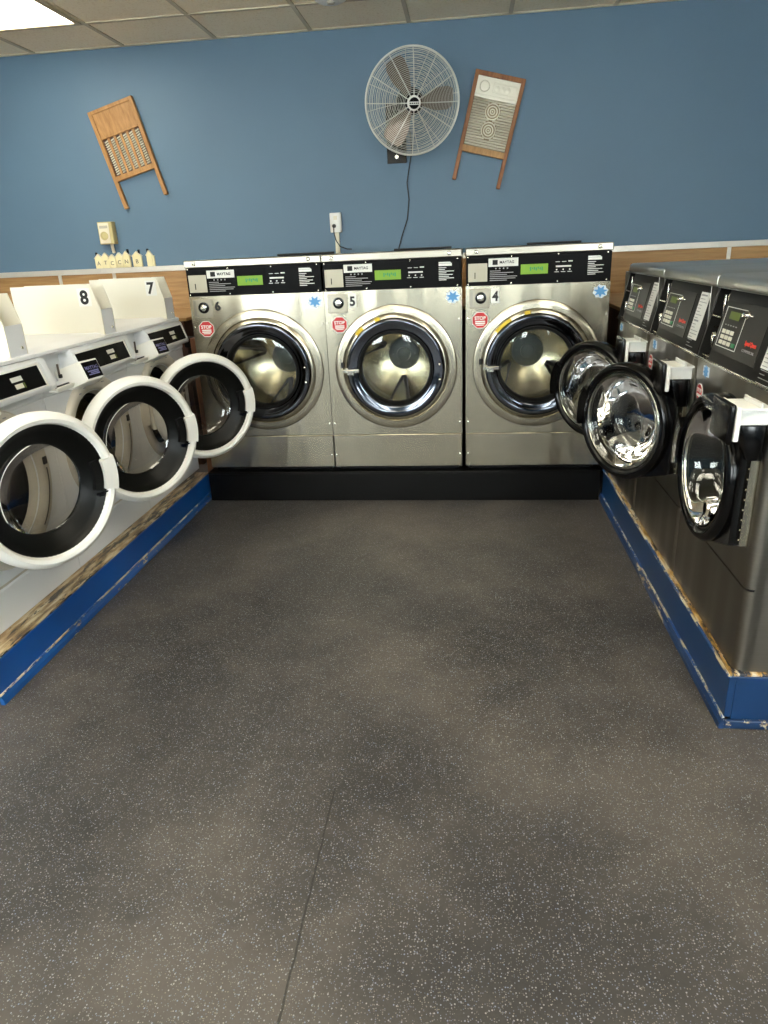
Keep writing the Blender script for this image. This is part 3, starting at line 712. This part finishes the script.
# ------------------------------------------------------------------ right row: steel washers with black doors
ZR = .1655
def make_right_washer():
    t = thing('front_load_washer', 'x', 'washing machine', (0, 0, ZR)); w = .604
    z = lambda q: q-ZR
    cx, cz = .323, z(.655)
    mb = MB(); mb.box(.001, w-.0, .02, .70, 0, z(1.12), .002)
    for f in [f for f in mb.bm.faces if f.calc_center_median().y < .0205 and abs(f.normal.y) > .9]: mb.bm.faces.remove(f)
    mb.build('cabinet', 'steel_dark', t, False)
    def wrap(z0, z1, name, hole=False):
        # front sheet whose near vertical edge is rounded round the corner
        mb = MB()
        if hole: mb.holed(.022, w-.022, z0, z1, cx, cz, .175, 0, .02)
        else: mb.box(.022, w-.022, 0, .012, z0, z1)
        for sgn, xc in ((1, w-.022), (-1, .022)):
            n = 8; prev = None
            for q in range(n+1):
                a = PI/2*q/n; x = xc+sgn*.022*math.sin(a); y = .022-.022*math.cos(a)
                v = (mb.bm.verts.new((x, y, z0)), mb.bm.verts.new((x, y, z1)))
                if prev: mb.bm.faces.new([prev[0], v[0], v[1], prev[1]])
                prev = v
            v = (mb.bm.verts.new((xc+sgn*.022, .045, z0)), mb.bm.verts.new((xc+sgn*.022, .045, z1)))
            mb.bm.faces.new([prev[0], v[0], v[1], prev[1]])
        return mb.build(name, 'steel_dark', t, ang=30)
    wrap(.004, z(.404), 'lower_panel'); wrap(z(.410), z(.910), 'front_panel', True)
    mb = MB(); mb.prism([(-.004, z(.910)), (-.004, z(.918)), (.05, z(.918)), (.05, z(.910))], .0, w, 'x', .001); mb.build('edge_strip', 'chrome_light', t)
    mb = MB(); mb.lathe([(.205, .0), (.203, -.006), (.185, -.008), (.172, .0), (.168, .06), (.2, .07)], cx, cz, 0, 72); mb.build('opening_rim', 'chrome', t, ang=50)
    mb = MB(); mb.lathe([(.19, .06), (.235, .08), (.235, .42), (.21, .44), (1e-5, .45)], 0, 0, 0, 60); dr = mb.build('drum', 'drum', t, ang=50, loc=(cx, 0, cz))
    for q in range(3):
        a = R(q*120+50); c, s_ = math.cos(a), math.sin(a)
        T = lambda x, y, r: (x*c+r*s_, y, x*s_-r*c)
        mb = MB(); mb.poly([T(-.03, .09, .235), T(.03, .09, .235), T(.01, .10, .185), T(-.01, .10, .185), T(-.03, .42, .235), T(.03, .42, .235), T(.01, .41, .185), T(-.01, .41, .185)],
                          [(0, 1, 2, 3), (0, 3, 7, 4), (3, 2, 6, 7), (2, 1, 5, 6), (4, 7, 6, 5)]); mb.build('drum_lifter', 'steel_dark', dr, False)
    # sloping console
    sl = .045/.209
    hs = [(.0, z(.918)), (.043, z(1.117)), (.20, z(1.117)), (.20, z(.918))]
    con = MB().prism(hs, .104, w-.002, 'x', .001).build('console', 'console', t)
    MB().prism(hs, .002, .014, 'x').build('console_side', 'console', t, False)
    pk = MB(); pk.box(.014, .104, .12, .13, z(.918), z(1.117)); pk.box(.014, .104, .02, .12, z(.918), z(.920)); pk.build('coin_recess', 'black_matte', t, False)
    mb = MB(); mb.box(.016, .102, .035, .12, z(1.0), z(1.004)); mb.box(.070, .076, .05, .11, z(1.004), z(1.10)); mb.box(.084, .102, .042, .05, z(1.02), z(1.10), .002); mb.build('coin_chute', 'steel', t, False)
    mb = MB(); mb.lathe([(1e-5, -.0), (.010, .001), (.012, .008), (.007, .016), (.007, .05)], .072, z(.982), .014, 16); mb.box(.064, .080, .014, .022, z(.948), z(.984), .002); mb.box(.02, .10, .024, .030, z(1.035), z(1.040)); mb.box(.088, .100, .030, .036, z(1.04), z(1.10), .001); mb.build('coin_slide', 'chrome_light', t)
    mb = MB(); mb.box(.03, .10, .006, .05, z(.9205), z(.926), .002); mb.build('coin_tray', 'steel', t, False)
    fr = Matrix.Translation((0, .0, z(.906))) @ Matrix.Rotation(math.atan(sl)*-1, 4, 'X')
    def fb(x0, x1, u0, u1, h0, h1, name, mat, par, bev=0):
        mb = MB(); mb.box(x0, x1, -h1, -h0, u0, u1, bev)
        for v in mb.bm.verts: v.co = fr @ v.co
        return mb.build(name, mat, par, False)
    cp = fb(.110, .428, .040, .184, -.002, .004, 'control_plate', 'console2', t, .001)
    # keypad outline
    mb = MB()
    for q in ((.128, .280, .058, .060), (.128, .280, .166, .168), (.128, .130, .058, .168), (.278, .280, .058, .168)): mb.box(q[0], q[1], -.0048, -.0038, q[2], q[3])
    for v in mb.bm.verts: v.co = fr @ v.co
    mb.build('keypad_outline', 'label', cp, False)
    fb(.165, .238, .136, .157, .004, .0055, 'display', 'lcd2', cp)
    for r_ in range(3):
        for c_ in range(3): fb(.150+.031*c_, .172+.031*c_, .096-.0150*r_, .107-.0150*r_, .004, .007, 'key', 'button', cp, .001)
    fb(.246, .268, .066, .077, .004, .007, 'key', 'green', cp, .001)
    mb = MB()
    for q in range(5): mb.box(.150+.020*q, .160+.020*q, -.0046, -.0038, .118, .121)
    for v in mb.bm.verts: v.co = fr @ v.co
    mb.build('legend', 'greyink', cp, False)
    mb = MB(); mb.lathe([(1e-5, -.018), (.007, -.017), (.008, -.008), (.011, -.004)], .286, .156, 0, 16); mb.box(.292, .330, -.0065, -.004, .155, .158)
    for v in mb.bm.verts: v.co = fr @ v.co
    mb.build('key_lock', 'chrome_light', cp)
    text('brand_lettering', 'Speed Queen', .016, .368, .088, -.0045, 'redtext', cp, .02, .82, frame=fr)
    text('lettering', 'COMMERCIAL', .007, .366, .070, -.0045, 'greyink', cp, .0, 1.3, frame=fr)
    il = fb(.466, .556, .012, .192, -.001, .0025, 'instruction_label', 'label', t, .0005)
    mb = MB()
    for q in range(17):
        u = .180-.0098*q; ln = random.choice((.03, .045, .055, .068)); mb.box(.474, .474+ln, -.0030, -.0022, u, u+(.005 if q in (0, 8) else .002))
    for v in mb.bm.verts: v.co = fr @ v.co
    mb.build('instruction_print', 'greyink', il, False)
    # top
    mb = MB(); mb.prism([(.036, z(1.116)), (.034, z(1.120)), (.034, z(1.142)), (.040, z(1.151)), (.052, z(1.154)), (.70, z(1.154)), (.70, z(1.116))], .001, w+.0015, 'x', .006); mb.build('top_cover', 'steel_top', t, ang=30)
    # detergent drawer, pulled out
    dd = MB(); x0, x1 = .482, .600
    dd.box(x0, x1, -.082, -.070, z(.800), z(.884), .003); dd.box(x0, x1, -.070, .0, z(.874), z(.880), .001)
    dd.box(x0+.004, x1-.018, -.066, 0, z(.836), z(.874), .002)
    dd.build('detergent_drawer', 'white2', t, False)
    mb = MB(); mb.box(x0+.01, x0+.016, -.03, -.024, z(.880), z(.892)); mb.box(x0+.01, x1, -.030, -.024, z(.880), z(.892), .001); mb.build('drawer_lip', 'label', t, False)
    mb = MB(); mb.box(x0-.012, x1+.0, -.097, -.0825, z(.792), z(.890), .006, 3); mb.build('drawer_front', 'black', t)
    mb = MB(); mb.prism([(-.060, z(.834)), (0, z(.834)), (0, z(.745)), (-.036, z(.745))], x0, x1-.022, 'x', .004); mb.build('drawer_underside', 'black', t)
    # stickers
    mb = MB(); octo(mb, .068, z(.812), .029, -.0014, .0012); st = mb.build('stop_sticker', 'label', t, False)
    mb = MB(); octo(mb, .068, z(.812), .026, -.0020, .001); mb.build('red_field', 'red', st, False)
    text('lettering', 'STOP', .013, .068, z(.819), -.0022, 'label', st, .02)
    MB().box(.050, .086, -.003, -.0018, z(.800), z(.808)).build('small_print', 'label', st, False)
    MB().box(.080, .132, -.0014, 0, z(.868), z(.902-.005)).build('sticker_ground', 'palebl', t, False)
    mb = MB(); splash(mb, .106, z(.882), .020, -.0024, .001, 8, 1.1, .6); mb.build('splash_sticker', 'bluest', t, False)
    # door: origin at hinge, leaf runs to -x
    L = -.226
    dm = MB(); r0 = .205
    th = [R(a) for a in range(70, 291, 5)]
    prof = [(L+r0*math.cos(a), r0*math.sin(a)) for a in th]
    prof = prof+[(-.02, -.148), (-.004, -.140), (-.004, .102), (-.02, .112)]
    # plate with round hole built from radial quads
    hole = .172
    def ray(c, s_):
        best = 1e9; n = len(prof)
        for i in range(n):
            ax, az = prof[i][0]-L, prof[i][1]; bx, bz = prof[(i+1) % n][0]-L, prof[(i+1) % n][1]
            dx, dz = bx-ax, bz-az; den = c*dz-s_*dx
            if abs(den) < 1e-9: continue
            k = (ax*dz-az*dx)/den; u = (ax*s_-az*c)/den
            if k > 0 and -1e-6 <= u <= 1+1e-6: best = min(best, k)
        return best
    angs = [2*PI*i/96 for i in range(96)]+[math.atan2(p[1], p[0]-L) % (2*PI) for p in prof[-4:]]
    angs = sorted(set(angs)); rings = []
    for a in angs:
        c, s_ = math.cos(a), math.sin(a); k = max(ray(c, s_), hole+.006)
        rings.append([dm.bm.verts.new((L+rr*c, y, rr*s_)) for rr, y in ((hole, -.004), (hole, -.030), (k-.004, -.034), (k, -.030), (k, .0), (k-.01, .006), (hole, .006))])
    for i in range(len(rings)):
        A, B = rings[i], rings[(i+1) % len(rings)]
        for j in range(7): dm.bm.faces.new([A[j], B[j], B[(j+1) % 7], A[(j+1) % 7]])
    door = dm.build('door', 'black', t, ang=40, loc=(.562, -.008, cz))
    mb = MB(); mb.lathe([(.172, -.030), (.176, -.046), (.186, -.053), (.198, -.050), (.206, -.040), (.207, -.025), (.2, -.025)], L, 0, 0, 96, True); mb.build('door_ring', 'black', door, ang=50)
    mb = MB(); mb.lathe([(.1735, -.044), (.168, -.046), (.164, -.041), (.158, -.030), (.150, -.026), (.146, -.010), (.138, .004), (.132, .03), (.118, .055), (.09, .070), (.05, .078), (1e-5, .080), (1e-5, .068), (.05, .066), (.084, .058), (.108, .044), (.120, .026), (.126, .0), (.134, -.018), (.146, -.036), (.160, -.046)], L, 0, 0, 80); mb.build('door_glass', 'bowl', door, ang=50)
    mb = MB(); mb.lathe([(.1735, -.040), (.169, -.044), (.165, -.036), (.168, -.030)], L, 0, 0, 80, True); mb.build('glass_rim', 'chrome_light', door, ang=60)
    mb = MB(); mb.lathe([(.176, -.052), (.160, -.064), (.162, -.070), (.206, -.066), (.208, -.045)], L, 0, 0, 14, True, R(150), R(192)); mb.build('door_handle', 'black', door, ang=50)
    mb = MB(); mb.tube([(-.045, -.032, .13), (-.045, -.036, .06), (-.06, -.036, .02)], .004)
    mb = MB(); mb.box(-.006, .010, -.014, .006, -.138, .108, .002)
    for q in range(9): mb.lathe([(1e-5, -.017), (.003, -.016), (.0035, -.014)], .002, -.122+.027*q, 0, 8)
    mb.build('piano_hinge', 'steel', door, False)
    MB().box(.562-.004, .562+.010, -.008, 0, cz-.138, cz+.108, .001).build('hinge_leaf', 'steel', t, False)
    return t
base = make_right_washer()
roots = [base, copy_tree(base), copy_tree(base)]
lab = ['grey steel washing machine farthest in the right row, beside washer 4, black door open',
       'grey steel washing machine in the middle of the right row, black door open',
       'grey steel washing machine nearest the camera in the right row, black door ajar']
for i, t in enumerate(roots):
    t.location = (1.131, -.017-.6065*i, ZR); t.rotation_euler = (0, 0, R(-90)); t['label'] = lab[i]; t['group'] = 'steel washers in the right row'
    child(t, 'door')[0].rotation_euler = (0, 0, R((39.5, 32.5, 1.0)[i]))

# ------------------------------------------------------------------ washboards
def rotY(o, deg): o.rotation_euler = (0, -R(deg), 0)
def at_wall(name, label, cat, x, z, y=0): return thing(name, label, cat, (x, WY-y, z))
t = at_wall('washboard', 'honey coloured wooden washboard hung tilted on the wall at left', 'washboard', -1.830, 1.928); rotY(t, 14.5)
W, H = .330, .612; a, b_ = W/2, H/2
MB().box(-a, -a+.026, -.034, -.004, -b_, b_, .003).build('side_post', 'washwood', t, False)
MB().box(a-.026, a, -.034, -.004, -b_, b_, .003).build('side_post', 'washwood', t, False)
MB().box(-a+.02, a-.02, -.032, -.006, b_-.022, b_, .002).build('top_rail', 'washwood', t, False)
mb = MB(); mb.box(-a+.024, a-.024, -.026, -.006, b_-.178, b_-.02, .002); mb.box(-a+.03, a-.03, -.031, -.02, b_-.178, b_-.162, .002); mb.build('soap_panel', 'washwood', t, False)
MB().box(-a+.02, a-.02, -.034, -.004, b_-.440, b_-.408, .003).build('bottom_rail', 'washwood', t, False)
MB().box(-a+.024, a-.024, -.014, -.006, b_-.41, b_-.175).build('backing', 'ledge_dark', t, False)
n = 6; sp = (W-.052)/n
for k in range(1, n):
    x = -a+.026+sp*k; MB().box(x-.009, x+.009, -.026, -.012, b_-.41, b_-.176, .002).build('slat', 'washwood', t, False)
for k in range(n):
    x = -a+.026+sp*(k+.5); mb = MB()
    for q in range(15):
        z0 = b_-.196-.0143*q; mb.tube([(x-.013, -.018, z0), (x+.013, -.018, z0+.006)], .0044, 6)
    mb.build('rib_column', 'bead', t)
t = at_wall('washboard', 'brown framed metal washboard with two ring motifs hung right of the fan', 'washboard', .556, 1.930); rotY(t, -14)
W, H = .314, .622; a, b_ = W/2, H/2
MB().box(-a, -a+.024, -.034, -.004, -b_, b_, .003).build('side_post', 'washwood2', t, False)
MB().box(a-.024, a, -.034, -.004, -b_, b_, .003).build('side_post', 'washwood2', t, False)
MB().box(-a+.0, a-.0, -.036, -.004, b_-.026, b_, .003).build('top_rail', 'washwood2', t, False)
MB().box(-a+.02, a-.02, -.034, -.004, b_-.452, b_-.415, .003).build('bottom_rail', 'washwood', t, False)
mb = MB(); mb.box(-a+.022, a-.022, -.020, -.008, b_-.418, b_-.024); sheet = mb.build('metal_sheet', 'zinc_dark', t, False)
mb = MB(); mb.box(-a+.023, a-.023, -.0215, -.019, b_-.142, b_-.025); mb.build('top_plate', 'zinc', sheet, False)
mb = MB()
mb.box(-a+.024, a-.024, -.025, -.019, b_-.140, b_-.122, .002)
mb.lathe([(.026, -.020), (.030, -.025), (.034, -.020)], -a+.075, b_-.078, 0, 24)
x0, x1, z0, z1 = -a+.125, a-.04, b_-.108, b_-.05
for q in ((x0, x1, z1-.004, z1), (x0, x1, z0, z0+.004), (x0, x0+.004, z0, z1), (x1-.004, x1, z0, z1)): mb.box(q[0], q[1], -.025, -.019, q[2], q[3], .001)
for q in range(3): mb.lathe([(1e-5, -.025), (.016, -.022), (.018, -.019)], x0+.03+q*.034, (z0+z1)/2, 0, 14)
mb.build('embossed_crest', 'zinc', sheet)
mb = MB(); rings_c = [(0.0, b_-.205), (0.0, b_-.310)]
for q in range(18):
    zz = b_-.150-.0148*q
    segs = [(-a+.026, a-.026)]
    for (rx, rz) in rings_c:
        dz = abs(zz-rz)
        if dz < .050:
            hw = math.sqrt(.050**2-dz*dz); segs = [(-a+.026, rx-hw), (rx+hw, a-.026)]
    for (p, q2) in segs: mb.tube([(p, -.0205, zz), (q2, -.0205, zz)], .0060, 8)
mb.build('ribs', 'zinc', sheet)
for (rx, rz) in rings_c:
    mb = MB()
    for r_ in (.044, .029, .014): mb.lathe([(r_-.0045, -.0195), (r_-.002, -.025), (r_+.002, -.025), (r_+.0045, -.0195)], rx, rz, 0, 32)
    mb.lathe([(1e-5, -.025), (.005, -.022), (.006, -.019)], rx, rz, 0, 12)
    mb.build('ring_motif', 'zinc', sheet)

# ------------------------------------------------------------------ wall fan
FY, FT, FR = .22, .24, .277
t = thing('wall_fan', 'round wire-guarded fan mounted on the back wall between the washboards', 'fan', (-.0265, WY, 1.82))
MB().box(-.063, .063, -.012, -.0, -.043, .30, .002).build('mount_plate', 'black', t, False)
MB().disc(.012, -.016, 0, -.005, .004, 16).build('mount_bolt', 'chrome_light', t)
FC = Vector((.104+.0265, -.32, 2.064-1.82)); FCW = FC
nrm = Vector((math.sin(FY)*math.cos(FT), -math.cos(FY)*math.cos(FT), -math.sin(FT)))
u = nrm.cross(Vector((0, 0, 1))).normalized()*-1; u = -u if u.x < 0 else u
wv = u.cross(nrm)*1.0
if wv.z < 0: wv = -wv
FM = Matrix((( u.x, -nrm.x, wv.x, FC.x), (u.y, -nrm.y, wv.y, FC.y), (u.z, -nrm.z, wv.z, FC.z), (0, 0, 0, 1)))
def fan_part(mb, name, mat, par=None, ang=35):
    for v in mb.bm.verts: v.co = FM @ v.co
    return mb.build(name, mat, par or t, ang=ang)
def dome(r, depth, front): # y of guard surface at radius
    k = min(1, r/FR); return front*(depth*(1-k**2.6))
mb = MB()
mb.tube([(FR*math.cos(a_), 0, FR*math.sin(a_)) for a_ in [2*PI*i/72 for i in range(72)]], .0065, 8, True)
rim = fan_part(mb, 'guard_rim', 'fan_grey')
for sgn, nm, dp_ in ((-1, 'front_guard', .055), (1, 'rear_guard', .10)):
    mb = MB(); nr = 24 if sgn < 0 else 16
    for q in range(nr):
        r_ = .05+(FR-.056)*(q+.5)/nr
        mb.tube([(r_*math.cos(a_), dome(r_, dp_, sgn), r_*math.sin(a_)) for a_ in [2*PI*i/48 for i in range(48)]], .0013, 4, True)
    ns = 12 if sgn < 0 else 12
    for k in range(ns):
        a_ = 2*PI*k/ns+(.0 if sgn < 0 else .16)
        mb.tube([(r_*math.cos(a_), dome(r_, dp_, sgn)-.001*sgn*-1, r_*math.sin(a_)) for r_ in (.04, .09, .14, .19, .24, .265, FR)], .0030 if sgn < 0 else .002, 5)
    fan_part(mb, nm, 'fan_grey')
mb = MB(); mb.lathe([(1e-5, -.066), (.034, -.064), (.040, -.058), (.040, -.050), (1e-5, -.048)], 0, 0, 0, 32); bd = fan_part(mb, 'badge', 'white2')
mb = MB(); mb.lathe([(1e-5, -.0675), (.029, -.0665), (.030, -.064)], 0, 0, 0, 28); fan_part(mb, 'badge_field', 'black_panel', bd)
mb = MB(); mb.box(-.036, .036, -.0695, -.066, -.008, .008, .001); fan_part(mb, 'badge_band', 'white2', bd)
mb = MB(); 
for q in range(5): mb.box(-.027+.0115*q, -.019+.0115*q, -.0705, -.0690, -.003, .003)
fan_part(mb, 'badge_print', 'ink', bd)
mb = MB(); mb.lathe([(1e-5, -.02), (.045, -.018), (.05, .0), (.05, .03), (.03, .04), (1e-5, .04)], 0, 0, 0, 28); fan_part(mb, 'blade_hub', 'black_matte')
mb = MB(); mb.lathe([(1e-5, .05), (.065, .05), (.075, .065), (.075, .16), (.06, .175), (1e-5, .178)], 0, 0, 0, 32); fan_part(mb, 'motor', 'black_matte')
for ba in (118, 5, 238):
    mb = MB(); A = R(ba); n = 8; top = []; bot = []
    grid = []
    for i in range(n+1):
        r_ = .045+(.245-.045)*i/n; row = []
        for j in range(6):
            s_ = (j/5-.5); wid = .045+.085*min(1, i/(n*.55))-(.03 if i == n else 0)
            ang_ = A+math.atan2(s_*wid, r_)
            y_ = .012-.045*s_
            row.append((r_*math.cos(ang_), y_, r_*math.sin(ang_)))
        grid.append(row)
    V = [[mb.bm.verts.new(p) for p in row] for row in grid]; V2 = [[mb.bm.verts.new((p[0], p[1]+.0025, p[2])) for p in row] for row in grid]
    for i in range(n):
        for j in range(5):
            mb.bm.faces.new([V[i][j], V[i+1][j], V[i+1][j+1], V[i][j+1]]); mb.bm.faces.new([V2[i][j], V2[i][j+1], V2[i+1][j+1], V2[i+1][j]])
    for i in range(n):
        mb.bm.faces.new([V[i][0], V2[i][0], V2[i+1][0], V[i+1][0]]); mb.bm.faces.new([V[i][5], V[i+1][5], V2[i+1][5], V2[i][5]])
    for j in range(5): mb.bm.faces.new([V[n][j], V2[n][j], V2[n][j+1], V[n][j+1]]); mb.bm.faces.new([V[0][j], V[0][j+1], V2[0][j+1], V2[0][j]])
    fan_part(mb, 'blade', 'blade', ang=60)
mp = FM @ Vector((0, .17, 0))
mb = MB(); mb.tube([tuple(mp), (mp.x*.6, mp.y*.5, mp.z*.8), (0, -.01, .20)], .02, 12); mb.build('bracket_arm', 'black', t)
mb = MB(); mb.tube([(p[0]+.0265, p[1]-WY, p[2]-1.82) for p in [(-.0265+.10, WY-.17, 1.93), (.075, WY-.05, 1.84), (.058, WY-.012, 1.78), (.034, WY-.008, 1.66), (.045, WY-.008, 1.56), (.03, WY-.008, 1.44), (-.012, WY-.008, 1.33), (-.04, WY-.024, 1.232), (-.05, WY-.03, 1.10)]], .0038, 6)
mb.build('power_cord', 'cable', t)

# ------------------------------------------------------------------ outlet with raceway
t = at_wall('wall_outlet', 'white wall outlet on a vertical ivory raceway above washer 5', 'outlet', -.452, 1.44)
MB().box(-.038, .038, -.030, 0, -.060, .062, .005).build('cover_plate', 'white2', t)
mb = MB(); mb.box(-.012, .012, -.0315, -.029, .018, .042, .002); mb.build('socket', 'ivory', t, False)
MB().box(-.012, .018, -.016, 0, -.22, -.060, .003).build('raceway', 'ivory', t)
t2 = at_wall('power_plug', 'black plug and short cord in the white wall outlet', 'plug', -.462, 1.42, .0315)
mb = MB(); mb.lathe([(1e-5, -.026), (.010, -.024), (.013, -.008), (.013, 0)], 0, 0, 0, 16); mb.build('plug_body', 'cable', t2)
mb = MB(); mb.tube([(0, -.02, -.005), (.0, -.026, -.04), (.01, -.02, -.09), (.035, -.015, -.13), (.08, -.01, -.148), (.11, .0, -.150)], .0035, 6); mb.build('plug_cord', 'cable', t2)

# timer box
t = at_wall('timer_box', 'yellowish beige timer box with dial on the wall at left', 'timer', -2.066, 1.446)
MB().box(-.052, .052, -.06, 0, -.072, .072, .004).build('box_body', 'beige', t)
MB().box(-.046, .030, -.064, -.058, -.066, .066, .003).build('cover', 'ivory', t)
mb = MB(); mb.lathe([(.026, -.064), (.028, -.070), (.022, -.070), (.018, -.066), (1e-5, -.066)], -.008, -.018, 0, 24); mb.build('dial', 'beige', t)
MB().box(-.036, .022, -.067, -.064, .030, .048, .001).build('name_plate', 'card', t, False)
mb = MB(); mb.tube([(.012, -.02, -.072), (.016, -.018, -.12), (.017, -.016, -.130)], .0105, 12); mb.build('conduit', 'ivory', t)
# little house-shaped ornaments standing on the trim
hs = [(-2.182, .105, 'A'), (-2.128, .112, 'T'), (-2.075, .098, 'C'), (-2.018, .110, 'C'), (-1.962, .118, 'N'), (-1.880, .112, 'B'), (-1.782, .115, '')]
desc = ['first from the left of the row', 'second from the left of the row', 'third from the left, below the conduit', 'fourth from the left of the row', 'fifth from the left with dark chimney', 'sixth, with a small gap on its left', 'standing alone at the right of the row']
for i, (x, hh, ch) in enumerate(hs):
    t = thing('house_ornament', 'pale yellow toy house on the wall trim, '+desc[i], 'ornament', (x+.008-.012*(i/4 if i < 6 else 1.8), WY-.021, WT)); t['group'] = 'pale house ornaments on the wall trim'
    hw = .026 if i < 5 else (.032 if i == 5 else .020)
    MB().prism([(-hw, .0005), (hw, .0005), (hw*1.0, hh*.64), (0, hh*.88), (-hw, hh*.64)], -.0, .020, 'y', .0015).build('house_body', 'ceramic', t)
    mb = MB(); mb.prism([(-hw-.003, hh*.62), (0, hh*.885), (hw+.003, hh*.62), (hw+.003, hh*.66), (0, hh*.93), (-hw-.003, hh*.66)], -.003, .021, 'y'); mb.build('roof', 'ivory', t, False)
    if i in (0, 4, 5, 6):
        s = -1 if i in (0, 6) else 1
        MB().box(s*hw*.5-.006, s*hw*.5+.006, .006, .018, hh*.7, hh*1.02, .001).build('chimney', 'black_matte', t, False)
    if ch: text('letter', ch, .026, 0, hh*.33, -.0005, 'pipe', t, .0)
    else: MB().box(hw, hw+.014, .004, .02, .0005, hh*.62, .001).build('side_wing', 'ceramic', t, False)

# ------------------------------------------------------------------ world, lights
wd = bpy.data.worlds.new('sky'); sc.world = wd; wd.use_nodes = True
bg = wd.node_tree.nodes['Background']; bg.inputs[0].default_value = (.90, .95, 1.0, 1); bg.inputs[1].default_value = 20.0
LENS.inputs['Emission Strength'].default_value = 8.5

# ------------------------------------------------------------------ camera
f, yaw, pit, rol = 692.8, -.1264, .3633, .045
fw = Vector((math.sin(yaw)*math.cos(pit), math.cos(yaw)*math.cos(pit), -math.sin(pit)))
rt = Vector((math.cos(yaw), -math.sin(yaw), 0)); dn = fw.cross(rt)
c, s_ = math.cos(rol), math.sin(rol)
r2 = c*rt+s_*dn; d2 = -s_*rt+c*dn
cam = bpy.data.cameras.new('camera'); co = bpy.data.objects.new('camera', cam); COL.objects.link(co)
up = -d2
co.matrix_world = Matrix(((r2.x, up.x, -fw.x, .4192), (r2.y, up.y, -fw.y, -3.5083), (r2.z, up.z, -fw.z, 1.2659), (0, 0, 0, 1)))
cam.sensor_fit = 'HORIZONTAL'; cam.sensor_width = 36; cam.lens = f*36/768; cam.clip_start = .02
sc.camera = co
sc.view_settings.view_transform = 'Standard'; sc.view_settings.look = 'None'; sc.view_settings.gamma = 1
sc.view_settings.exposure = 0.56
try: sc.view_settings.use_curve_mapping = False
except Exception: pass
